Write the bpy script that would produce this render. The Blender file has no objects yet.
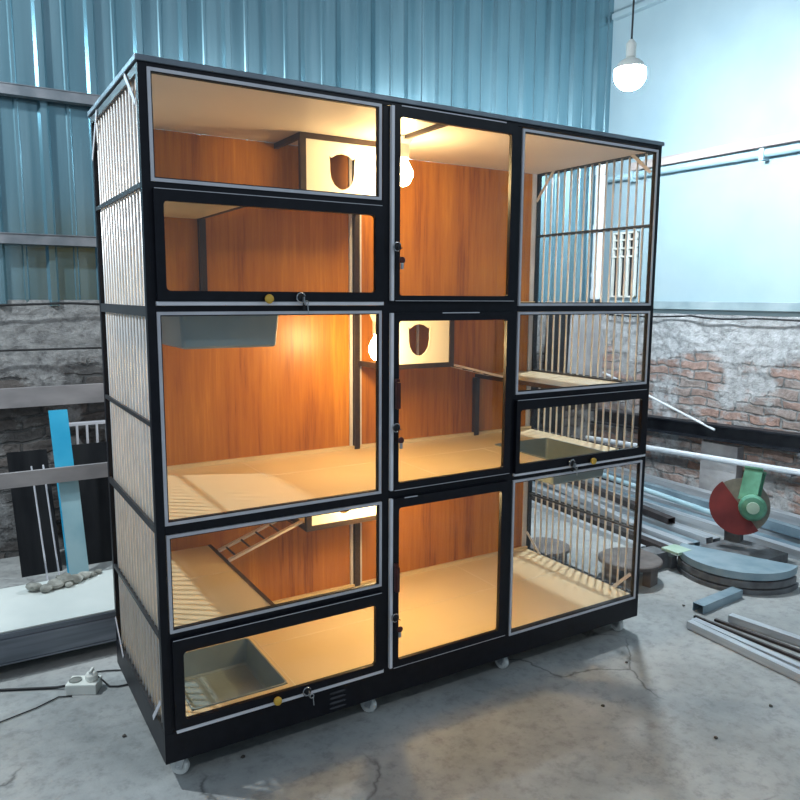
import bpy, bmesh, math, random
from mathutils import Vector, Matrix, noise
random.seed(7)
PI = math.pi
SC = bpy.context.scene
COL = SC.collection
FZ = -0.065            # workshop floor level (the cage body starts at z = 0, on casters)
W, D, H = 1.836, 0.657, 1.80
WR, YB = 3.88, 2.20    # right wall, back wall

# ---------------------------------------------------------------- materials
def mat(name):
    m = bpy.data.materials.new(name); m.use_nodes = True
    nt = m.node_tree; b = nt.nodes['Principled BSDF']
    return m, nt, b
def N(nt, t, **kw):
    n = nt.nodes.new(t)
    for k, v in kw.items():
        if k in n.inputs.keys(): n.inputs[k].default_value = v
        else: setattr(n, k, v)
    return n
def ramp(nt, stops):
    r = nt.nodes.new('ShaderNodeValToRGB'); e = r.color_ramp.elements
    while len(e) < len(stops): e.new(0.5)
    for i, (p, c) in enumerate(stops):
        e[i].position = p; e[i].color = (*c, 1)
    return r
def coords(nt, scale=(1, 1, 1), rot=(0, 0, 0)):
    tc = N(nt, 'ShaderNodeTexCoord'); mp = N(nt, 'ShaderNodeMapping')
    mp.inputs['Scale'].default_value = scale; mp.inputs['Rotation'].default_value = rot
    nt.links.new(tc.outputs['Object'], mp.inputs['Vector']); return mp.outputs['Vector']
def noisy(name, c1, c2, scale=8, rough=.6, metal=0, bump=0, detail=6, stretch=(1, 1, 1), r2=None, lo=.35, hi=.65):
    m, nt, b = mat(name); L = nt.links
    v = coords(nt, stretch)
    n = N(nt, 'ShaderNodeTexNoise', Scale=scale, Detail=detail); L.new(v, n.inputs['Vector'])
    r = ramp(nt, [(lo, c1), (hi, c2)]); L.new(n.outputs['Fac'], r.inputs['Fac']); L.new(r.outputs['Color'], b.inputs['Base Color'])
    b.inputs['Roughness'].default_value = rough; b.inputs['Metallic'].default_value = metal
    if r2 is not None:
        mr = N(nt, 'ShaderNodeMapRange'); mr.inputs['To Min'].default_value = rough; mr.inputs['To Max'].default_value = r2
        L.new(n.outputs['Fac'], mr.inputs['Value']); L.new(mr.outputs['Result'], b.inputs['Roughness'])
    if bump:
        bp = N(nt, 'ShaderNodeBump', Strength=bump, Distance=.01); L.new(n.outputs['Fac'], bp.inputs['Height']); L.new(bp.outputs['Normal'], b.inputs['Normal'])
    return m
def glow(name, color, strength):
    m = bpy.data.materials.new(name); m.use_nodes = True; nt = m.node_tree; nt.nodes.clear()
    e = N(nt, 'ShaderNodeEmission'); e.inputs['Color'].default_value = (*color, 1); e.inputs['Strength'].default_value = strength
    o = N(nt, 'ShaderNodeOutputMaterial'); nt.links.new(e.outputs[0], o.inputs[0]); return m
def glass_mat():
    m = bpy.data.materials.new('clear_glass'); m.use_nodes = True; nt = m.node_tree; nt.nodes.clear(); L = nt.links
    lw = N(nt, 'ShaderNodeLayerWeight', Blend=.5)
    pw = N(nt, 'ShaderNodeMath', operation='POWER'); pw.inputs[1].default_value = 4.0
    ml = N(nt, 'ShaderNodeMath', operation='MULTIPLY_ADD'); ml.inputs[1].default_value = .6; ml.inputs[2].default_value = .035
    t = N(nt, 'ShaderNodeBsdfTransparent'); t.inputs['Color'].default_value = (.985, .99, .99, 1)
    g = N(nt, 'ShaderNodeBsdfGlossy', Roughness=.015); g.inputs['Color'].default_value = (1, 1, 1, 1)
    mx = N(nt, 'ShaderNodeMixShader'); o = N(nt, 'ShaderNodeOutputMaterial')
    L.new(lw.outputs['Facing'], pw.inputs[0]); L.new(pw.outputs[0], ml.inputs[0]); L.new(ml.outputs[0], mx.inputs['Fac'])
    L.new(t.outputs[0], mx.inputs[1]); L.new(g.outputs[0], mx.inputs[2]); L.new(mx.outputs[0], o.inputs[0]); return m

M = {}
M['strip'] = noisy('bright_strip', (.74, .74, .78), (.82, .82, .86), 12, .35)
M['black'] = noisy('black_anodised', (.0040, .0045, .008), (.007, .008, .013), 30, .36, 0, 0, r2=.44)
M['black'].node_tree.nodes['Principled BSDF'].inputs['Specular IOR Level'].default_value = .28
M['bronze'] = noisy('dark_bronze_aluminium', (.030, .018, .012), (.045, .026, .016), 25, .4, .3)
M['alu'] = noisy('silver_aluminium', (.50, .50, .54), (.62, .62, .66), 20, .33, .85, stretch=(1, 1, .1))
M['trim'] = noisy('pale_trim', (.52, .52, .56), (.62, .62, .66), 12, .4, .1)
M['bar'] = noisy('bright_bar', (.74, .72, .70), (.84, .82, .80), 15, .36, .15)
M['rail'] = noisy('dark_grey_rail', (.018, .020, .023), (.03, .032, .036), 18, .45)
M['cream'] = noisy('cream_board', (.65, .51, .30), (.71, .57, .35), 3, .38, r2=.30)
M['ceil'] = noisy('cream_ceiling_board', (.60, .52, .46), (.66, .58, .52), 3, .45)
M['white'] = noisy('white_panel', (.80, .76, .66), (.84, .80, .72), 4, .35)
M['whiteplastic'] = noisy('white_plastic', (.70, .72, .66), (.78, .79, .74), 10, .4)
M['tray'] = noisy('grey_tray_plastic', (.20, .26, .265), (.25, .31, .31), 6, .38)
M['glass'] = glass_mat()
M['yellow'] = noisy('yellow_knob', (.62, .36, .04), (.75, .48, .07), 20, .4)
M['chrome'] = noisy('chrome', (.6, .6, .62), (.72, .72, .74), 20, .15, 1)
M['rubber'] = noisy('black_rubber', (.008, .008, .009), (.015, .015, .017), 40, .6)
M['redblack'] = noisy('maroon_latch', (.05, .008, .006), (.08, .012, .008), 30, .35)
M['wheel'] = noisy('off_white_wheel', (.55, .57, .55), (.66, .68, .66), 18, .5)
M['zinc'] = noisy('zinc_plate', (.40, .43, .45), (.55, .57, .59), 20, .35, .8)
M['warm'] = glow('warm_bulb', (1.0, .69, .31), 175)
M['cool'] = glow('cool_bulb', (.84, .94, 1.0), 760)

def wood_mat():
    m, nt, b = mat('orange_wood_panel'); L = nt.links
    v = coords(nt, (1, 1, .045)); n = N(nt, 'ShaderNodeTexNoise', Scale=60, Detail=10, Roughness=.75); L.new(v, n.inputs['Vector'])
    v2 = coords(nt, (1, 1, .12)); n2 = N(nt, 'ShaderNodeTexNoise', Scale=7, Detail=4); L.new(v2, n2.inputs['Vector'])
    ad = N(nt, 'ShaderNodeMath', operation='ADD'); L.new(n.outputs['Fac'], ad.inputs[0]); L.new(n2.outputs['Fac'], ad.inputs[1])
    hf = N(nt, 'ShaderNodeMath', operation='MULTIPLY'); hf.inputs[1].default_value = .5; L.new(ad.outputs[0], hf.inputs[0])
    r = ramp(nt, [(.38, (.22, .064, .006)), (.47, (.385, .134, .011)), (.55, (.44, .165, .014)), (.64, (.56, .235, .024))]); L.new(hf.outputs[0], r.inputs['Fac'])
    L.new(r.outputs['Color'], b.inputs['Base Color']); b.inputs['Roughness'].default_value = .36; b.inputs['Specular IOR Level'].default_value = .35
    return m
M['wood'] = wood_mat()

def floor_mat():
    m, nt, b = mat('worn_concrete'); L = nt.links
    v = coords(nt); n = N(nt, 'ShaderNodeTexNoise', Scale=2.1, Detail=10, Roughness=.62); L.new(v, n.inputs['Vector'])
    n2 = N(nt, 'ShaderNodeTexNoise', Scale=26, Detail=8, Roughness=.7); L.new(v, n2.inputs['Vector'])
    r = ramp(nt, [(.30, (.21, .225, .225)), (.48, (.31, .32, .315)), (.70, (.43, .435, .425))]); L.new(n.outputs['Fac'], r.inputs['Fac'])
    r2 = ramp(nt, [(.30, (.62, .62, .62)), (.50, (1, 1, 1)), (.75, (1.12, 1.12, 1.12))]); L.new(n2.outputs['Fac'], r2.inputs['Fac'])
    mx = N(nt, 'ShaderNodeMixRGB', blend_type='MULTIPLY'); mx.inputs['Fac'].default_value = .8
    L.new(r.outputs['Color'], mx.inputs[1]); L.new(r2.outputs['Color'], mx.inputs[2])
    # cracks: thin voronoi edges kept only where a low noise allows them
    nd = N(nt, 'ShaderNodeTexNoise', Scale=3.5, Detail=5); L.new(v, nd.inputs['Vector'])
    mxv = N(nt, 'ShaderNodeMixRGB'); mxv.inputs['Fac'].default_value = .22; L.new(v, mxv.inputs[1]); L.new(nd.outputs['Color'], mxv.inputs[2])
    vo = N(nt, 'ShaderNodeTexVoronoi', feature='DISTANCE_TO_EDGE', Scale=1.25); L.new(mxv.outputs['Color'], vo.inputs['Vector'])
    rc = ramp(nt, [(.0, (.35, .35, .35)), (.006, (1, 1, 1))]); L.new(vo.outputs['Distance'], rc.inputs['Fac'])
    mm = N(nt, 'ShaderNodeTexNoise', Scale=1.1, Detail=2); L.new(v, mm.inputs['Vector'])
    rm = ramp(nt, [(.5, (0, 0, 0)), (.56, (1, 1, 1))]); L.new(mm.outputs['Fac'], rm.inputs['Fac'])
    mc = N(nt, 'ShaderNodeMixRGB'); mc.inputs[1].default_value = (1, 1, 1, 1); L.new(rm.outputs['Color'], mc.inputs['Fac']); L.new(rc.outputs['Color'], mc.inputs[2])
    m2 = N(nt, 'ShaderNodeMixRGB', blend_type='MULTIPLY'); m2.inputs['Fac'].default_value = 1
    L.new(mx.outputs['Color'], m2.inputs[1]); L.new(mc.outputs['Color'], m2.inputs[2]); L.new(m2.outputs['Color'], b.inputs['Base Color'])
    b.inputs['Roughness'].default_value = .72
    bp = N(nt, 'ShaderNodeBump', Strength=.35, Distance=.01); L.new(n2.outputs['Fac'], bp.inputs['Height']); L.new(bp.outputs['Normal'], b.inputs['Normal'])
    return m
M['floor'] = floor_mat()

def brick_mat(name, axis, bricks, greys, plaster_bias=.5):
    """rough old brick under patchy grey render; axis: horizontal object axis index"""
    m, nt, b = mat(name); L = nt.links
    tc = N(nt, 'ShaderNodeTexCoord'); sp = N(nt, 'ShaderNodeSeparateXYZ'); L.new(tc.outputs['Object'], sp.inputs[0])
    cb = N(nt, 'ShaderNodeCombineXYZ'); L.new(sp.outputs[axis], cb.inputs[0]); L.new(sp.outputs[2], cb.inputs[1])
    nd = N(nt, 'ShaderNodeTexNoise', Scale=7, Detail=5); L.new(cb.outputs[0], nd.inputs['Vector'])
    sc_ = N(nt, 'ShaderNodeVectorMath', operation='SCALE'); sc_.inputs['Scale'].default_value = .075; L.new(nd.outputs['Color'], sc_.inputs[0])
    ad = N(nt, 'ShaderNodeVectorMath', operation='ADD'); L.new(cb.outputs[0], ad.inputs[0]); L.new(sc_.outputs[0], ad.inputs[1])
    br = N(nt, 'ShaderNodeTexBrick'); L.new(ad.outputs[0], br.inputs['Vector'])
    br.inputs['Scale'].default_value = 1; br.inputs['Brick Width'].default_value = .21; br.inputs['Row Height'].default_value = .062
    br.inputs['Mortar Size'].default_value = .009; br.inputs['Mortar Smooth'].default_value = .6; br.inputs['Bias'].default_value = 0
    br.inputs['Color1'].default_value = (*bricks[0], 1); br.inputs['Color2'].default_value = (*bricks[1], 1); br.inputs['Mortar'].default_value = (*bricks[2], 1)
    n1 = N(nt, 'ShaderNodeTexNoise', Scale=2.2, Detail=9, Roughness=.68); L.new(cb.outputs[0], n1.inputs['Vector'])
    n2 = N(nt, 'ShaderNodeTexNoise', Scale=19, Detail=10, Roughness=.72); L.new(cb.outputs[0], n2.inputs['Vector'])
    rg = ramp(nt, [(.30, greys[0]), (.48, greys[1]), (.68, greys[2])]); L.new(n2.outputs['Fac'], rg.inputs['Fac'])
    # more render near the top of the wall
    hz = N(nt, 'ShaderNodeMapRange'); hz.inputs['From Min'].default_value = .80; hz.inputs['From Max'].default_value = 1.1; hz.inputs['To Max'].default_value = .30
    L.new(sp.outputs[2], hz.inputs['Value'])
    a2 = N(nt, 'ShaderNodeMath', operation='ADD'); L.new(n1.outputs['Fac'], a2.inputs[0]); L.new(hz.outputs[0], a2.inputs[1])
    rp = ramp(nt, [(plaster_bias, (0, 0, 0)), (plaster_bias + .07, (1, 1, 1))]); L.new(a2.outputs[0], rp.inputs['Fac'])
    bm = N(nt, 'ShaderNodeMixRGB', blend_type='MULTIPLY'); bm.inputs['Fac'].default_value = .75
    rn = ramp(nt, [(.3, (.42, .42, .43)), (.6, (1.15, 1.15, 1.15))]); L.new(n2.outputs['Fac'], rn.inputs['Fac'])
    L.new(br.outputs['Color'], bm.inputs[1]); L.new(rn.outputs['Color'], bm.inputs[2])
    mx = N(nt, 'ShaderNodeMixRGB'); L.new(rp.outputs['Color'], mx.inputs['Fac']); L.new(bm.outputs['Color'], mx.inputs[1]); L.new(rg.outputs['Color'], mx.inputs[2])
    L.new(mx.outputs['Color'], b.inputs['Base Color']); b.inputs['Roughness'].default_value = .9
    # relief
    inv = N(nt, 'ShaderNodeMath', operation='SUBTRACT'); inv.inputs[0].default_value = 1; L.new(br.outputs['Fac'], inv.inputs[1])
    mh = N(nt, 'ShaderNodeMixRGB'); L.new(rp.outputs['Color'], mh.inputs['Fac']); L.new(inv.outputs[0], mh.inputs[1]); mh.inputs[2].default_value = (1.2, 1.2, 1.2, 1)
    ma = N(nt, 'ShaderNodeMath', operation='MULTIPLY_ADD'); ma.inputs[1].default_value = 1.3; L.new(n2.outputs['Fac'], ma.inputs[0]); L.new(mh.outputs['Color'], ma.inputs[2])
    bp = N(nt, 'ShaderNodeBump', Strength=.9, Distance=.02); L.new(ma.outputs[0], bp.inputs['Height']); L.new(bp.outputs['Normal'], b.inputs['Normal'])
    return m
M['brick_r'] = brick_mat('old_brick_right', 1, ((.42, .26, .21), (.36, .31, .29), (.31, .31, .31)), ((.20, .20, .21), (.42, .43, .44), (.60, .61, .63)), .49)
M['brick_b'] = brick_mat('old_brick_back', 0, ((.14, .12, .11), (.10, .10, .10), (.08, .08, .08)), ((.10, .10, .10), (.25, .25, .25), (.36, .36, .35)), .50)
M['paint'] = noisy('pale_blue_paint', (.27, .38, .44), (.36, .47, .51), 1.6, .55, 0, .08, 9, lo=.3, hi=.7)
M['sheet'] = noisy('blue_grey_metal_sheet', (.15, .29, .35), (.24, .39, .45), 2.2, .20, .75, .05, 7, (6, 1, .35), .30)
M['girt'] = noisy('grey_steel_girt', (.12, .14, .16), (.22, .23, .25), 9, .5, .4)
M['plaster'] = noisy('grey_render', (.28, .28, .29), (.44, .44, .45), 7, .9, 0, .5)
M['batten'] = noisy('weathered_batten', (.28, .23, .22), (.45, .38, .36), 14, .8, 0, .2, 6, (1, .1, 1))
M['pvc'] = noisy('white_pvc', (.66, .70, .74), (.76, .79, .82), 5, .35)
M['bluepipe'] = noisy('pale_blue_conduit', (.30, .47, .54), (.42, .58, .64), 6, .35)
M['darkvoid'] = noisy('black_board_sooty_niche', (.006, .007, .009), (.016, .017, .019), 5, .85, stretch=(3, 1, .4))
M['darkvoid'].node_tree.nodes['Principled BSDF'].inputs['Specular IOR Level'].default_value = .15
M['bluefilm'] = noisy('blue_film_sheet', (.02, .33, .56), (.05, .42, .64), 6, .3)
M['palefilm'] = noisy('pale_teal_sheet', (.25, .45, .52), (.36, .55, .60), 6, .35)
M['greyboard'] = noisy('dusty_grey_board', (.19, .18, .185), (.30, .28, .28), 9, .7, stretch=(.4, 1, 1))
M['benchtop'] = noisy('white_bench_top', (.50, .54, .52), (.62, .65, .62), 2.5, .5)
M['benchside'] = noisy('brushed_grey_extrusion', (.15, .17, .20), (.25, .27, .31), 9, .38, .6, stretch=(.2, 1, 4))
M['rubble'] = noisy('dusty_rubble', (.16, .16, .14), (.40, .40, .36), 18, .9, 0, .4)
M['steel'] = noisy('dark_steel', (.015, .018, .026), (.035, .04, .05), 9, .4, .5)
M['mill'] = noisy('mill_finish_profile', (.42, .46, .50), (.66, .70, .74), 7, .32, .45, stretch=(4, .3, 4))
M['millblue'] = noisy('blue_wrapped_profile', (.16, .24, .30), (.32, .42, .48), 7, .4, .4)
M['darkprof'] = noisy('brown_anodised_profile', (.035, .028, .028), (.07, .055, .055), 9, .4, .4)
M['disc'] = noisy('dusty_brown_disc', (.085, .07, .065), (.16, .135, .125), 12, .7, 0, .15)
M['redpaint'] = noisy('red_saw_guard', (.17, .018, .018), (.26, .03, .028), 9, .5)
M['abrasive'] = noisy('abrasive_disc', (.20, .185, .15), (.28, .26, .21), 30, .85)
M['green'] = noisy('green_motor_paint', (.06, .20, .12), (.13, .36, .24), 12, .4)
M['palegreen'] = noisy('pale_green_plate', (.35, .50, .38), (.48, .62, .50), 9, .5)
M['castgrey'] = noisy('cast_grey_base', (.09, .09, .095), (.19, .20, .21), 14, .6, .2)
M['castblue'] = noisy('worn_blue_table', (.20, .30, .36), (.32, .42, .47), 9, .45, .2)
M['debris'] = noisy('dark_crumb', (.04, .035, .03), (.09, .08, .07), 30, .9)

# ---------------------------------------------------------------- mesh helpers
def B(): return bmesh.new()
def box(bm, x0, x1, y0, y1, z0, z1, bev=0):
    x0, x1 = sorted((x0, x1)); y0, y1 = sorted((y0, y1)); z0, z1 = sorted((z0, z1))
    r = bmesh.ops.create_cube(bm, size=1)
    for v in r['verts']:
        v.co = Vector((x0 + (v.co.x + .5) * (x1 - x0), y0 + (v.co.y + .5) * (y1 - y0), z0 + (v.co.z + .5) * (z1 - z0)))
    if bev:
        es = {e for v in r['verts'] for e in v.link_edges}
        bmesh.ops.bevel(bm, geom=list(es), offset=bev, segments=2, affect='EDGES', profile=.6)
    return bm
def obox(bm, p0, p1, w, h, up=(0, 0, 1), bev=0):
    """box beam from p0 to p1, width w sideways, height h along up"""
    p0, p1 = Vector(p0), Vector(p1); d = p1 - p0; Lg = d.length; d.normalize(); up = Vector(up)
    s = d.cross(up).normalized(); u = s.cross(d).normalized()
    r = bmesh.ops.create_cube(bm, size=1)
    for v in r['verts']:
        c = v.co.copy(); v.co = p0 + d * ((c.x + .5) * Lg) + s * (c.y * w) + u * (c.z * h)
    if bev:
        es = {e for v in r['verts'] for e in v.link_edges}
        bmesh.ops.bevel(bm, geom=list(es), offset=bev, segments=2, affect='EDGES')
    return bm
def profile(bm, p0, p1, w, h, t=.003, up=(0, 0, 1)):
    """hollow rectangular extrusion, open ends"""
    p0, p1 = Vector(p0), Vector(p1); d = (p1 - p0).normalized(); up = Vector(up)
    s = d.cross(up).normalized(); u = s.cross(d).normalized()
    rings = []
    for p in (p0, p1):
        for k in (0, t):
            a, b_ = w / 2 - k, h / 2 - k
            rings.append([bm.verts.new(p + s * x + u * y) for x, y in ((-a, -b_), (a, -b_), (a, b_), (-a, b_))])
    o0, i0, o1, i1 = rings
    for k in range(4):
        j = (k + 1) % 4
        bm.faces.new((o0[k], o0[j], o1[j], o1[k])); bm.faces.new((i0[j], i0[k], i1[k], i1[j]))
        bm.faces.new((o0[j], o0[k], i0[k], i0[j])); bm.faces.new((o1[k], o1[j], i1[j], i1[k]))
    return bm
def rod(bm, p0, p1, r, seg=10, r2=None):
    p0, p1 = Vector(p0), Vector(p1); d = p1 - p0
    m = Matrix.Translation((p0 + p1) / 2) @ d.to_track_quat('Z', 'Y').to_matrix().to_4x4()
    bmesh.ops.create_cone(bm, cap_ends=True, segments=seg, radius1=r, radius2=r if r2 is None else r2, depth=d.length, matrix=m)
    return bm
def tube(bm, pts, r, seg=8):
    pts = [Vector(p) for p in pts]; prev = None
    for i, p in enumerate(pts):
        d = (pts[min(i + 1, len(pts) - 1)] - pts[max(i - 1, 0)]).normalized()
        a = d.orthogonal().normalized() if prev is None else None
        if prev is not None:
            a = (pa - d * pa.dot(d)).normalized()
        pa = a; c = d.cross(a)
        ring = [bm.verts.new(p + (a * math.cos(2 * PI * k / seg) + c * math.sin(2 * PI * k / seg)) * r) for k in range(seg)]
        if prev:
            for k in range(seg): bm.faces.new((prev[k], prev[(k + 1) % seg], ring[(k + 1) % seg], ring[k]))
        else: bm.faces.new(ring[::-1])
        prev = ring
    bm.faces.new(prev); return bm
def lathe(bm, prof, centre=(0, 0, 0), seg=24, axis='Z', M4=None):
    c = Vector(centre); rings = []
    for r, z in prof:
        ring = []
        for k in range(seg):
            a = 2 * PI * k / seg; v = Vector((r * math.cos(a), r * math.sin(a), z))
            if axis == 'X': v = Vector((v.z, v.x, v.y))
            if axis == 'Y': v = Vector((v.x, v.z, v.y))
            if M4 is not None: v = M4 @ v
            ring.append(bm.verts.new(c + v))
        rings.append(ring)
    for a, b_ in zip(rings, rings[1:]):
        for k in range(seg): bm.faces.new((a[k], a[(k + 1) % seg], b_[(k + 1) % seg], b_[k]))
    bm.faces.new(rings[0][::-1]); bm.faces.new(rings[-1]); return bm
def ring_xz(bm, outer, inner, y0, y1):
    """frame between two matched closed outlines [(x,z)], from y0 to y1"""
    n = len(outer)
    o0 = [bm.verts.new((x, y0, z)) for x, z in outer]; i0 = [bm.verts.new((x, y0, z)) for x, z in inner]
    o1 = [bm.verts.new((x, y1, z)) for x, z in outer]; i1 = [bm.verts.new((x, y1, z)) for x, z in inner]
    for k in range(n):
        j = (k + 1) % n
        bm.faces.new((o0[k], o0[j], i0[j], i0[k])); bm.faces.new((o1[j], o1[k], i1[k], i1[j]))
        if (Vector(outer[k]) - Vector(outer[j])).length > 1e-6: bm.faces.new((o0[j], o0[k], o1[k], o1[j]))
        bm.faces.new((i0[k], i0[j], i1[j], i1[k]))
    return bm
def rrect(x0, x1, z0, z1, r, n=5):
    pts = []; cs = [(x1 - r, z1 - r, 0), (x0 + r, z1 - r, 90), (x0 + r, z0 + r, 180), (x1 - r, z0 + r, 270)]
    for cx, cz, a0 in cs:
        for k in range(n):
            a = math.radians(a0 + 90 * k / (n - 1)); pts.append((cx + r * math.cos(a), cz + r * math.sin(a)))
    return pts
def frame(bm, o, i, y0, y1, r=.008, ro=.001):
    return ring_xz(bm, rrect(*o, ro), rrect(*i, r), y0, y1)
def obj(name, bm, m, parent=None, smooth=False, label=None):
    bmesh.ops.remove_doubles(bm, verts=bm.verts, dist=1e-6)
    bmesh.ops.recalc_face_normals(bm, faces=bm.faces)
    me = bpy.data.meshes.new(name); bm.to_mesh(me); bm.free()
    me.materials.append(m if not isinstance(m, str) else M[m])
    if smooth:
        for p in me.polygons: p.use_smooth = True
    o = bpy.data.objects.new(name, me); COL.objects.link(o)
    if parent is not None:
        o.parent = parent; o.matrix_parent_inverse = Matrix.Translation(-abs_loc(parent))
    if label: o['label'] = label
    return o
def abs_loc(o):
    v = Vector((0, 0, 0))
    if o.type == 'EMPTY': v = o.location.copy()
    return v
def empty(name, label, cat, loc=(0, 0, 0), group=None):
    o = bpy.data.objects.new(name, None); COL.objects.link(o); o.location = loc; o.empty_display_size = .1
    o['label'] = label; o['category'] = cat
    if group: o['group'] = group
    return o
def tag(o, label, cat, group=None):
    o['label'] = label; o['category'] = cat
    if group: o['group'] = group
    return o
def structure(o): o['kind'] = 'structure'; return o

# ================================================================ THE ROOM
structure(obj('floor', box(B(), -3.2, WR + .1, -3.5, YB + .1, FZ - .1, FZ), 'floor'))

def rough_wall(n_u, n_v, u0, u1, v0, v1, f, amp, seed):
    bm = B(); g = []
    for j in range(n_v + 1):
        row = []
        for i in range(n_u + 1):
            u = u0 + (u1 - u0) * i / n_u; v = v0 + (v1 - v0) * j / n_v
            h = noise.fractal(Vector((u * 3.1 + seed, v * 3.1, seed)), 1.0, 2.0, 5) * amp
            h += .35 * amp * noise.noise(Vector((u * 5, v * 17, seed + 3)))
            row.append(bm.verts.new(f(u, v, h)))
        g.append(row)
    for j in range(n_v):
        for i in range(n_u): bm.faces.new((g[j][i], g[j][i + 1], g[j + 1][i + 1], g[j + 1][i]))
    return bm
# back wall: masonry base, sheet-metal cladding above, steel girts
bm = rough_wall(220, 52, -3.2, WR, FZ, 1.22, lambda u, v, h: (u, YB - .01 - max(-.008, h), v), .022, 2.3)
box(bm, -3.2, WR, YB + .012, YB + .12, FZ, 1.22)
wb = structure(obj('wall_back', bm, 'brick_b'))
bm = B()
rib = [(0, 0), (.012, .026), (.040, .026), (.052, 0), (.125, 0), (.131, .006), (.143, .006), (.149, 0), (.205, 0)]
xs = []
x = -3.2
while x < WR - .02:
    for u, h in rib: xs.append((x + u, h))
    x += .23
lo = [bm.verts.new((a, YB - h, 1.19)) for a, h in xs]; hi = [bm.verts.new((a, YB - h, 4.2)) for a, h in xs]
for k in range(len(xs) - 1): bm.faces.new((lo[k], lo[k + 1], hi[k + 1], hi[k]))
ws = obj('metal_cladding', bm, 'sheet', wb)
for za, zb in ((2.165, 2.215), (1.485, 1.535)):
    obj('steel_girt', obox(B(), (-3.2, YB - .05, (za + zb) / 2), (2.3, YB - .05, (za + zb) / 2), .045, zb - za, bev=.004), 'girt', wb)
# right wall: painted upper part, bare brick base, pilaster
bm = box(B(), WR, WR + .12, -3.5, YB + .12, 1.14, 4.2)
wr = structure(obj('wall_right', bm, 'paint'))
bm = rough_wall(230, 56, -3.5, YB, FZ, 1.14, lambda u, v, h: (WR - .01 - max(-.008, h), u, v), .03, 8.1)
box(bm, WR + .012, WR + .12, -3.5, YB, FZ, 1.139)
obj('brickwork', bm, 'brick_r', wr)
bm = rough_wall(10, 30, .93, 1.19, FZ, .31, lambda u, v, h: (WR - .07 - h * .6, u, v), .02, 4.4)
box(bm, WR - .066, WR, .93, 1.19, FZ, .31)
obj('rendered_patch', bm, 'plaster', wr, label='rough grey render patch on the brick')
bm = rough_wall(14, 20, 3.36, WR, .45, 1.14, lambda u, v, h: (u, YB - .045 - h * .5, v), .02, 6.4)
box(bm, 3.36, WR, YB - .042, YB, .45, 1.14)
obj('rendered_patch', bm, 'plaster', wb, label='smooth grey render patch in the corner')
bm = B(); box(bm, WR - .035, WR, -3.5, YB, 1.17, 1.225, .004)
structure(obj('trim_1', bm, noisy('painted_ledge', (.22, .30, .33), (.32, .40, .43), 6, .6)))
structure(obj('trim_2', box(B(), WR - .05, WR, -3.5, YB - .03, 3.235, 3.275, .005), 'paint'))

o = tag(obj('wooden_batten', obox(B(), (WR - .02, -3.4, 2.19), (WR - .02, 1.95, 2.175), .04, .055, bev=.003), 'batten'),
        'long weathered wooden batten fixed high along the pale blue wall', 'batten')
bm = B(); rod(bm, (WR - .035, -3.4, 2.10), (WR - .035, 2.16, 2.115), .024, 14)
for yy in (1.9, .9, -.1): box(bm, WR - .065, WR, yy, yy + .03, 2.07, 2.14)
tag(obj('wall_conduit', bm, 'bluepipe', smooth=False), 'pale blue conduit pipe running just under the wooden batten', 'pipe')
bm = B(); rod(bm, (3.745, YB - .075, 1.235), (3.745, YB - .075, 2.22), .042, 20)
for z in (1.27, 1.75, 2.16): lathe(bm, [(.042, z - .03), (.047, z - .028), (.047, z + .028), (.042, z + .03)], (3.745, YB - .075, 0), 20)
box(bm, 3.73, 3.76, YB - .04, YB - .0, 1.4, 1.43)
tag(obj('drain_pipe', bm, 'pvc', smooth=False), 'thick white upright pipe standing in the back wall corner', 'pipe')
# barred vent window high on the right wall, near the corner
t = empty('vent_window', 'small dark barred vent in the pale wall beside the white drain pipe', 'vent', (WR, 2.03, 1.24))
obj('opening', box(B(), WR - .012, WR, 1.86, 2.08, 1.25, 1.72), 'darkvoid', t)
bm = B()
for yy in (1.86, 1.93, 2.0, 2.07): box(bm, WR - .03, WR - .012, yy, yy + .014, 1.25, 1.72)
for zz in (1.25, 1.54, 1.60, 1.66, 1.71): box(bm, WR - .032, WR - .010, 1.86, 2.084, zz, zz + .012)
obj('grille', bm, 'whiteplastic', t)
# thin electric cables
def sag(p0, p1, s, n=24):
    p0, p1 = Vector(p0), Vector(p1)
    return [p0.lerp(p1, k / n) + Vector((0, 0, -s * 4 * (k / n) * (1 - k / n))) for k in range(n + 1)]
tag(obj('wall_cable', tube(B(), sag((WR - .05, -3.2, 1.13), (WR - .05, .9, 1.125), .02) + sag((WR - .05, .9, 1.125), (WR - .05, 1.35, 1.13), .012)[1:] + sag((WR - .05, 1.35, 1.13), (WR - .05, 2.1, 1.12), .01)[1:], .006), 'rubber', smooth=True),
    'black cable sagging along the brick wall under the blue paint', 'cable')
tag(obj('wall_cable', tube(B(), sag((-3.0, YB - .06, 1.22), (-.02, YB - .06, 1.20), .03) + sag((-.02, YB - .06, 1.20), (.2, YB - .06, 1.20), -.004)[1:] + sag((.2, YB - .06, 1.2), (1.2, YB - .06, 1.2), .01)[1:], .006), 'rubber', smooth=True),
    'upper black cable along the bottom edge of the metal cladding', 'cable')
tag(obj('wall_cable', tube(B(), sag((-3.0, YB - .06, .985), (1.2, YB - .06, .98), .004), .005), 'rubber', smooth=True),
    'lower straight black cable across the grey rough wall left of the cage', 'cable')

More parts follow.
